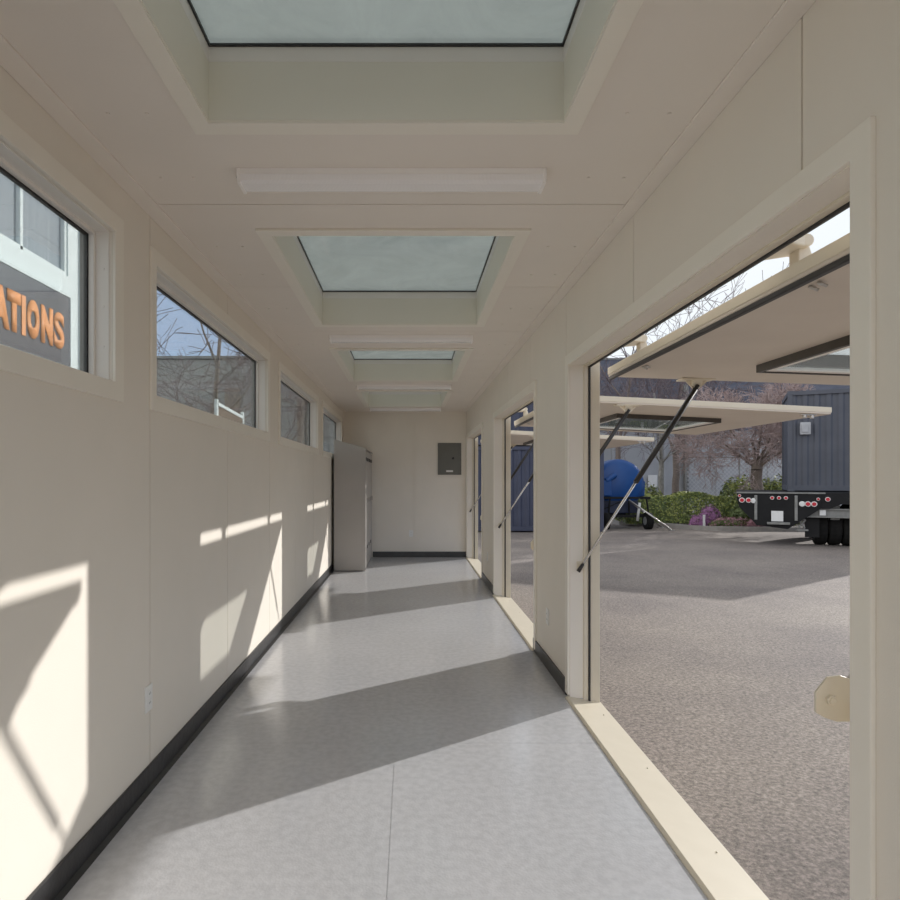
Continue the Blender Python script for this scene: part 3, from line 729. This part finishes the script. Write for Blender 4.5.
# trailer local frame: x = U (width of tail), y = A_ (along trailer)
rz = -th
zt = ZZ(492, 17.5)
rt = thing('flatbed_trailer', 'black flatbed trailer tail with round red lights under the raised container', 'trailer', (PLc.x, PLc.y, G), rz)
W = 1.95; t0 = zt - G
def TB(nm, mt, fn, bevel=0, parent=None):
    mb = MB(); fn(mb); return mb.build(nm, mt, parent or rt, bevel=bevel, local=True)
TB('rear_bumper', 'darkbeam', lambda mb: mb.prism([(0, t0), (W, t0), (W, t0 - .42), (W * .62, t0 - .98), (.48, t0 - .90), (.05, t0 - .40), (0, t0 - .2)], lambda u, v, w: (u, w, v), 0, .06), bevel=.006)
TB('deck', 'darkbeam', lambda mb: (mb.box(0, 5.7, .06, 4.2, t0 - .11, t0)), bevel=.01)
TB('rub_rail', 'greybeam', lambda mb: (mb.box(-.02, W + .1, -.03, .0, t0 - .035, t0 + .005)), bevel=.004)
for x in (.42, 1.36):
    TB('bumper_rib', 'greybeam', lambda mb: mb.box(x, x + .07, -.03, 0, t0 - .75, t0 - .08), bevel=.008)
TB('licence_plate_holder', 'white', lambda mb: (mb.box(.82, 1.10, -.035, 0, t0 - .78, t0 - .50)), bevel=.006)
TB('step', 'greybeam', lambda mb: (mb.box(.72, 1.25, -.10, .04, t0 - .86, t0 - .80)), bevel=.006)
for u, z, rr, mt in [(.06, -.10, .035, 'red'), (.12, -.22, .062, 'red'), (.28, -.22, .062, 'red'), (.43, -.23, .062, 'white'),
                     (.84, -.15, .043, 'red'), (1.00, -.15, .043, 'red'), (1.16, -.15, .043, 'red')]:
    if mt == 'white': u = .40
    fr_ = TB('marker_lamp', mt, lambda mb: mb.tube((u, -.05, t0 + z), (u, .0, t0 + z), rr * .8, n=16))
    TB('lamp_ring', 'white', lambda mb: mb.tube((u, -.03, t0 + z), (u, .0, t0 + z), rr * 1.15, n=16), parent=fr_)
for u, z, rr, mt in [(1.53, -.30, .062, 'white'), (1.66, -.30, .062, 'red'), (1.80, -.30, .062, 'red'), (1.89, -.17, .035, 'red')]:
    fr_ = TB('marker_lamp', mt, lambda mb: mb.tube((u, -.05, t0 + z), (u, .0, t0 + z), rr * .8, n=16))
    TB('lamp_ring', 'white', lambda mb: mb.tube((u, -.03, t0 + z), (u, .0, t0 + z), rr * 1.15, n=16), parent=fr_)
fr_ = TB('marker_lamp', 'red', lambda mb: mb.tube((2.10, -.05, t0 - .17), (2.10, 0, t0 - .17), .045, n=16))
TB('lamp_ring', 'white', lambda mb: mb.tube((2.10, -.03, t0 - .17), (2.10, 0, t0 - .17), .06, n=16), parent=fr_)
TB('side_skirt', 'darkbeam', lambda mb: mb.prism([(W, t0 - .06), (5.7, t0 - .06), (5.7, t0 - .30), (2.4, t0 - .30), (2.15, t0 - .42), (W, t0 - .42)], lambda u, v, w: (u, w, v), .03, .12), bevel=.005)
TB('cross_beam', 'greybeam', lambda mb: (mb.box(1.45, 5.7, .15, .22, t0 - .62, t0 - .44), mb.box(1.2, 5.7, .10, .26, t0 - .66, t0 - .62), mb.box(1.45, 5.7, .10, .26, t0 - .46, t0 - .42)), bevel=.005)
TB('reflector', 'white', lambda mb: mb.box(1.93, 2.07, .09, .12, t0 - .60, t0 - .46), bevel=.004)
TB('mud_flap', 'darkbeam', lambda mb: mb.box(1.62, 1.95, .30, .32, t0 - 1.20, t0 - .66), bevel=.004)
def emblem(mb):
    mb.tube((1.45, .10, t0 - .95), (1.62, .10, t0 - .72), .022, n=6); mb.tube((1.60, .10, t0 - .95), (1.46, .10, t0 - .72), .022, n=6); mb.box(1.42, 1.68, .09, .12, t0 - 1.02, t0 - .98)
TB('flap_bracket', 'greybeam', emblem)
def wheel(cx, cy):
    R_ = .56
    def tyre(mb):
        prof = [(R_ * .55, -.13), (R_ * .9, -.15), (R_ * .98, -.12), (R_, 0), (R_ * .98, .12), (R_ * .9, .15), (R_ * .55, .13)]
        n = 28
        rows = []
        for k in range(n):
            a = 2 * PI * k / n; rows.append([mb.bm.verts.new((cx + w, cy + r_ * math.cos(a), R_ + r_ * math.sin(a))) for r_, w in prof])
        for k in range(n):
            for j in range(len(prof) - 1): mb.bm.faces.new([rows[k][j], rows[(k + 1) % n][j], rows[(k + 1) % n][j + 1], rows[k][j + 1]])
    w_ = TB('wheel', 'tyre', tyre)
    TB('rim', 'greybeam', lambda mb: mb.tube((cx - .1, cy, R_), (cx + .1, cy, R_), R_ * .56, n=20), parent=w_)
for cx in (2.02, 2.34, 2.66):
    wheel(cx, .98)
TB('axle', 'greybeam', lambda mb: (mb.tube((1.8, 1.15, .5), (5.3, 1.15, .5), .08, n=12), mb.box(1.9, 3.8, .75, 1.6, .62, .95)))
TB('frame_rail', 'greybeam', lambda mb: (mb.box(2.2, 2.4, .3, 4.1, .72, t0 - .11), mb.box(4.9, 5.1, .3, 4.1, .72, t0 - .11)))
for cx in (4.7, 5.15): wheel(cx, 1.15)
for cx in (2.1, 5.0): wheel(cx, 3.2)
CL = PLc + U * 1.31 + A_ * 1.62
c3 = container('shipping_container', 'slate-blue corrugated container raised on the flatbed trailer at the right', (CL.x, CL.y, zt + .005), rz, 4.20, 2.44, 2.89, 'navy2')
mb = MB(); mb.box(.30, .56, -.10, .035, 1.62, 1.97); mb.box(.34, .50, -.13, -.10, 1.68, 1.92); mb.build('vent_box', 'boxgrey', c3, local=True, bevel=.012)

# blue drum machine on its small trailer
YD = 23.6
r = thing('drum_trailer', 'big blue drum on a small dark trailer beside the navy container', 'trailer', (P(622, YD), YD, G))
cx, cz = P(617, YD), ZZ(484, YD); R_ = .92
mb = MB(); n = 48
prof = [(0, -.42), (R_ * .80, -.40), (R_ * .97, -.30), (R_, -.1), (R_, .35), (R_ * .9, .5), (0, .55)]
rows = []
for k in range(n):
    a = 2 * PI * k / n; rows.append([mb.bm.verts.new((cx + q * math.cos(a), YD + w, cz + q * math.sin(a))) for q, w in prof])
for k in range(n):
    for j in range(len(prof) - 1): mb.bm.faces.new([rows[k][j], rows[(k + 1) % n][j], rows[(k + 1) % n][j + 1], rows[k][j + 1]])
bmesh.ops.remove_doubles(mb.bm, verts=mb.bm.verts, dist=1e-4)
mb.build('drum', 'blue', r, smooth=True)
mb = MB(); mb.box(cx - .75, cx - .38, YD - .62, YD - .3, cz - .45, cz + .15); mb.tube((cx - .6, YD - .55, cz + .1), (cx - .2, YD - .5, cz + .35), .10, n=14); mb.build('pump_cover', 'blue', r, bevel=.05)
mb = MB(); mb.hexa([(cx + .7, YD - .1, cz - .5), (cx + 1.0, YD - .1, cz - .45), (cx + 1.0, YD + .4, cz - .45), (cx + .7, YD + .4, cz - .5), (cx + .6, YD - .1, cz + .25), (cx + 1.02, YD - .1, cz + .1), (cx + 1.02, YD + .4, cz + .1), (cx + .6, YD + .4, cz + .25)]); mb.build('drum_cradle', 'blue', r, bevel=.04)
mb = MB()
zf = ZZ(497, YD)
for yy in (YD - .75, YD + .75):
    mb.box(cx - 1.3, cx + .95, yy - .04, yy + .04, zf - .05, zf + .03); mb.box(cx - 1.2, cx + 1.0, yy - .05, yy + .05, G + .42, G + .52)
    for q in (-1.2, -.55, .2, .9): mb.tube((cx + q, yy, G + .47), (cx + q * .9, yy, zf), .035, n=8)
for q in (-1.2, .9): mb.box(cx + q - .04, cx + q + .04, YD - .75, YD + .75, G + .42, G + .52); mb.box(cx + q * .9 - .04, cx + q * .9 + .04, YD - .75, YD + .75, zf - .05, zf + .03)
mb.tube((cx - 1.2, YD - .75, G + .5), (cx + .2, YD - .75, zf), .02, n=6)
mb.build('trailer_frame', 'darkbeam', r, bevel=.004)
mb = MB(); mb.box(cx - 1.1, cx + .6, YD - .55, YD + .5, G + .55, zf - .12); mb.build('tank_box', 'bluedark', r, bevel=.03)
for q in (-.7, .82):
    mb = MB(); mb.tube((cx + q - .1, YD - .88, G + .30), (cx + q + .1, YD - .88, G + .30), .30, n=20); w_ = mb.build('wheel', 'tyre', r)
    mb = MB(); mb.tube((cx + q - .12, YD - .88, G + .30), (cx + q + .12, YD - .88, G + .30), .15, n=14); mb.build('rim', 'greybeam', w_)
mb = MB(); mb.tube((cx + .45, YD - .85, G + .3), (cx + .50, YD - .95, G + .95), .05, n=8); mb.build('jack', 'white', r)
for (px1, py1) in ((661, 527), (671.5, 530)):
    yy = (1.4 - G - .03) * 635 / (py1 - 479); s = Vector((P(629, YD - .9), YD - .9, ZZ(500, YD - .9))); e_ = Vector((P(px1, yy), yy, G + .03))
    mb = MB(); mb.tube(s, e_, .03, n=8); mb.box(e_.x - .09, e_.x + .09, e_.y - .06, e_.y + .06, G, G + .04); mb.build('drawbar', 'chrome', r)

# ------------------------------------------------------------------ outside left: white building with sign
XB = -5.0; YE = 9.62
r = thing('white_building', 'white-sided building with large windows seen through the nearest window', 'building', (XB, 5, G))
mb = MB()
holes = [(-.6, 3.9, 4.36, 5.9), (4.9, 9.30, 4.36, 5.9)]
us = [-4, YE]; vs = [G, 6.6]
for a, b_, c, d in holes: us += [a, b_]; vs += [c, d]
mb.slab(us, vs, lambda u, v: not any(a < u < b_ and c < v < d for a, b_, c, d in holes), XB, XB - .25, YZ)
mb.box(XB - 6, XB - .25, -4, YE, G, 6.6)
for z in (.6, 1.3, 2.0, 2.7, 3.1, 3.62): mb.box(XB, XB + .004, 9.30, YE, z, z + .012)
mb.box(XB, XB + .05, YE - .012, YE, G, 6.6)
mb.build('wall', 'sidingw', r)
mb = MB(); mb.box(XB, XB + .035, -4, 9.36, 4.08, 4.13); mb.build('ledge', 'sidingw', r, bevel=.005)
for a, b_, c, d in holes:
    mb = MB(); mb.ring(a, b_, c, d, .06, XB - .02, XB - .10, YZ)
    n = 4
    for k in range(1, n):
        y = a + (b_ - a) * k / n + (0 if k != 3 else .02); mb.box(XB - .10, XB - .02, y - .03, y + .03, c, d)
    f = mb.build('window', 'sidingw', r, bevel=.004)
    mb = MB(); mb.box(XB - .09, XB - .08, a, b_, c, d); mb.build('pane', 'darkpane', f)
r = thing('sign', 'charcoal sign with big orange letters on the white building', 'sign', (XB + .01, 7, 3.0))
mb = MB(); mb.box(XB + .005, XB + .06, 3.2, 9.24, 3.02, 4.03); mb.build('sign_board', 'signboard', r, bevel=.003)
mb = MB(); mb.ring(3.18, 9.27, 3.0, 4.06, .03, XB + .004, XB + .07, YZ); mb.build('sign_edge', 'sidingw', r)
def letter(ch, y0, y1, z0, z1, off=.045):
    cu = bpy.data.curves.new('t', 'FONT'); cu.body = ch; cu.size = 1; cu.extrude = .0; cu.offset = off; cu.resolution_u = 6
    ob = bpy.data.objects.new('t', cu); COL.objects.link(ob); bpy.context.view_layer.update()
    me = bpy.data.meshes.new_from_object(ob); COL.objects.unlink(ob); bpy.data.objects.remove(ob)
    xs = [v.co.x for v in me.vertices]; ys = [v.co.y for v in me.vertices]
    ax, bx, ay, by = min(xs), max(xs), min(ys), max(ys)
    for v in me.vertices:
        y = y0 + (v.co.x - ax) / (bx - ax) * (y1 - y0); z = z0 + (v.co.y - ay) / (by - ay) * (z1 - z0); v.co = (XB + .064, y, z)
    me.transform(world_of(r).inverted()); me.materials.append(M['orange'])
    bm = bmesh.new(); bm.from_mesh(me)
    g = bmesh.ops.extrude_face_region(bm, geom=bm.faces[:]); bmesh.ops.translate(bm, verts=[q for q in g['geom'] if isinstance(q, bmesh.types.BMVert)], vec=(.006, 0, 0))
    bmesh.ops.recalc_face_normals(bm, faces=bm.faces); bm.to_mesh(me); bm.free()
    o = bpy.data.objects.new('letter', me); COL.objects.link(o); o.parent = r
YP = lambda px: -XB * 635 / (409.6 - px)
for ch, p0, p1, off in (('A', -14, 4.2, .075), ('T', 1.8, 15.8, .08), ('I', 16.6, 20.6, .0), ('O', 21.8, 34.4, .075), ('N', 36.2, 48.2, .075), ('S', 49.2, 59.6, .045)):
    y0, y1 = YP(p0), YP(p1)
    letter(ch, y0, y1, 3.235, 3.745, off)

# back-left grey building, rail, tree
YG = 30.0
r = thing('grey_shed', 'long low grey board-clad building behind the left windows', 'building', (-9, YG, G))
zt = ZZ(359, YG)
mb = MB(); mb.box(-34, -1.9, YG, YG + 9, G, zt)
z = G
while z < zt - .4: mb.box(P(225, YG), -1.9, YG - .02, YG, z, z + .30); z += .42
mb.build('wall', 'sidingg', r)
mb = MB(); mb.box(-34, -1.9, YG - .15, YG + 9, zt, zt + .12); mb.build('roof_edge', 'greybeam', r)
mb = MB()
for px in (233, 305, 312): x = P(px, YG); mb.box(x - .35, x + .35, YG - .08, YG - .02, G, 5.7)
mb.build('wooden_door_leaf', 'wood', r)
r = thing('panel_rail', 'white-framed brown panel on posts outside the second left window', 'railing', (-4.0, 14.2, G))
ya, yb = 13.15, 15.2
mb = MB()
for y, zz in ((ya, 3.05), (yb, 3.0)): mb.box(-4.03, -3.97, y - .05, y + .05, G, zz)
mb.hexa([(-4.03, ya, 2.93), (-3.97, ya, 2.93), (-3.97, yb, 2.83), (-4.03, yb, 2.83), (-4.03, ya, 3.0), (-3.97, ya, 3.0), (-3.97, yb, 2.9), (-4.03, yb, 2.9)])
mb.build('frame', 'sidingw', r, bevel=.005)
mb = MB(); mb.box(-4.015, -3.985, ya + .05, yb - .05, 1.6, 2.90); mb.build('infill_panel', 'brown', r)
tree('bare spreading tree seen through the second left window', -6.2, 20.0, G, 3.4, .13, 1.0, 3, 21, ('bark', 'darktwig'), up=.6, first=9, reach=2.4, twig=.010, nk=(2, 3), leader=True)
tree('bare tree standing behind the third left window', -5.5, 26.0, G, 3.0, .10, .8, 3, 23, ('bark', 'darktwig'), up=.9, first=6, reach=1.8, twig=.007, leader=True)

# ------------------------------------------------------------------ light
sd = Vector((-2.39, -1.70, -1.045)).normalized()
sl = bpy.data.lights.new('sun', 'SUN'); sl.energy = 3.65; sl.angle = math.radians(.6); sl.color = (1, .975, .94)
so = bpy.data.objects.new('sun', sl); COL.objects.link(so); so.rotation_euler = sd.to_track_quat('-Z', 'Y').to_euler(); so.location = (20, 15, 12)

w = bpy.data.worlds.new('sky'); sc.world = w; w.use_nodes = True; nt = w.node_tree
for n in list(nt.nodes): nt.nodes.remove(n)
L = nt.links.new
out = nt.nodes.new('ShaderNodeOutputWorld'); bg = nt.nodes.new('ShaderNodeBackground'); L(bg.outputs[0], out.inputs[0])
tc = nt.nodes.new('ShaderNodeTexCoord')
dt = nt.nodes.new('ShaderNodeVectorMath'); dt.operation = 'DOT_PRODUCT'; dt.inputs[1].default_value = (.80, .57, .15)
L(tc.outputs['Generated'], dt.inputs[0])
cr = nt.nodes.new('ShaderNodeValToRGB'); e = cr.color_ramp.elements
mr = nt.nodes.new('ShaderNodeMapRange'); mr.inputs[1].default_value = -1; mr.inputs[2].default_value = 1; L(dt.outputs['Value'], mr.inputs[0])
e[0].position = .2; e[0].color = (.74, .75, .77, 1); e[1].position = .88; e[1].color = (.46, .485, .51, 1)
x = e.new(.52); x.color = (.28, .365, .52, 1)
x = e.new(.68); x.color = (.29, .38, .53, 1)
L(mr.outputs[0], cr.inputs[0])
nz = nt.nodes.new('ShaderNodeTexNoise'); nz.inputs['Scale'].default_value = 2.2; nz.inputs['Detail'].default_value = 7
mp = nt.nodes.new('ShaderNodeMapping'); mp.inputs['Scale'].default_value = (1, 1, 3.5); L(tc.outputs['Generated'], mp.inputs[0]); L(mp.outputs[0], nz.inputs['Vector'])
c2 = nt.nodes.new('ShaderNodeValToRGB'); c2.color_ramp.elements[0].position = .50; c2.color_ramp.elements[1].position = .75
c2.color_ramp.elements[1].color = (.5, .5, .5, 1)
L(nz.outputs['Fac'], c2.inputs[0])
mx = nt.nodes.new('ShaderNodeMix'); mx.data_type = 'RGBA'; L(c2.outputs[0], mx.inputs[0]); L(cr.outputs[0], mx.inputs[6]); mx.inputs[7].default_value = (.48, .51, .55, 1)
# a thin overcast veil overhead is dimmer than the bright horizon
sp = nt.nodes.new('ShaderNodeSeparateXYZ'); L(tc.outputs['Generated'], sp.inputs[0])
zr = nt.nodes.new('ShaderNodeMapRange'); zr.inputs[1].default_value = .45; zr.inputs[2].default_value = .9; L(sp.outputs['Z'], zr.inputs[0])
m2 = nt.nodes.new('ShaderNodeMix'); m2.data_type = 'RGBA'; L(zr.outputs[0], m2.inputs[0]); L(mx.outputs[2], m2.inputs[6]); m2.inputs[7].default_value = (.375, .385, .39, 1)
L(m2.outputs[2], bg.inputs[0]); bg.inputs[1].default_value = 1.9

# ------------------------------------------------------------------ camera
cd = bpy.data.cameras.new('camera'); cam = bpy.data.objects.new('camera', cd); COL.objects.link(cam)
cd.sensor_fit = 'HORIZONTAL'; cd.sensor_width = 36; cd.lens = 36 * 635 / 900
cd.shift_x = (450 - 409.6) / 900; cd.shift_y = (479 - 450) / 900
cam.location = (0, 0, 1.4); cam.rotation_euler = (PI / 2, 0, 0); cd.clip_end = 400; cd.clip_start = .05
sc.camera = cam
vs_ = sc.view_settings; vs_.view_transform = 'Standard'; vs_.look = 'None'; vs_.gamma = 1; vs_.exposure = .1
sc.cycles.max_bounces = 12; sc.cycles.diffuse_bounces = 8; sc.cycles.transparent_max_bounces = 16; sc.cycles.use_denoising = True
sc.cycles.sample_clamp_indirect = 6
sc.cycles.caustics_reflective = False; sc.cycles.caustics_refractive = False
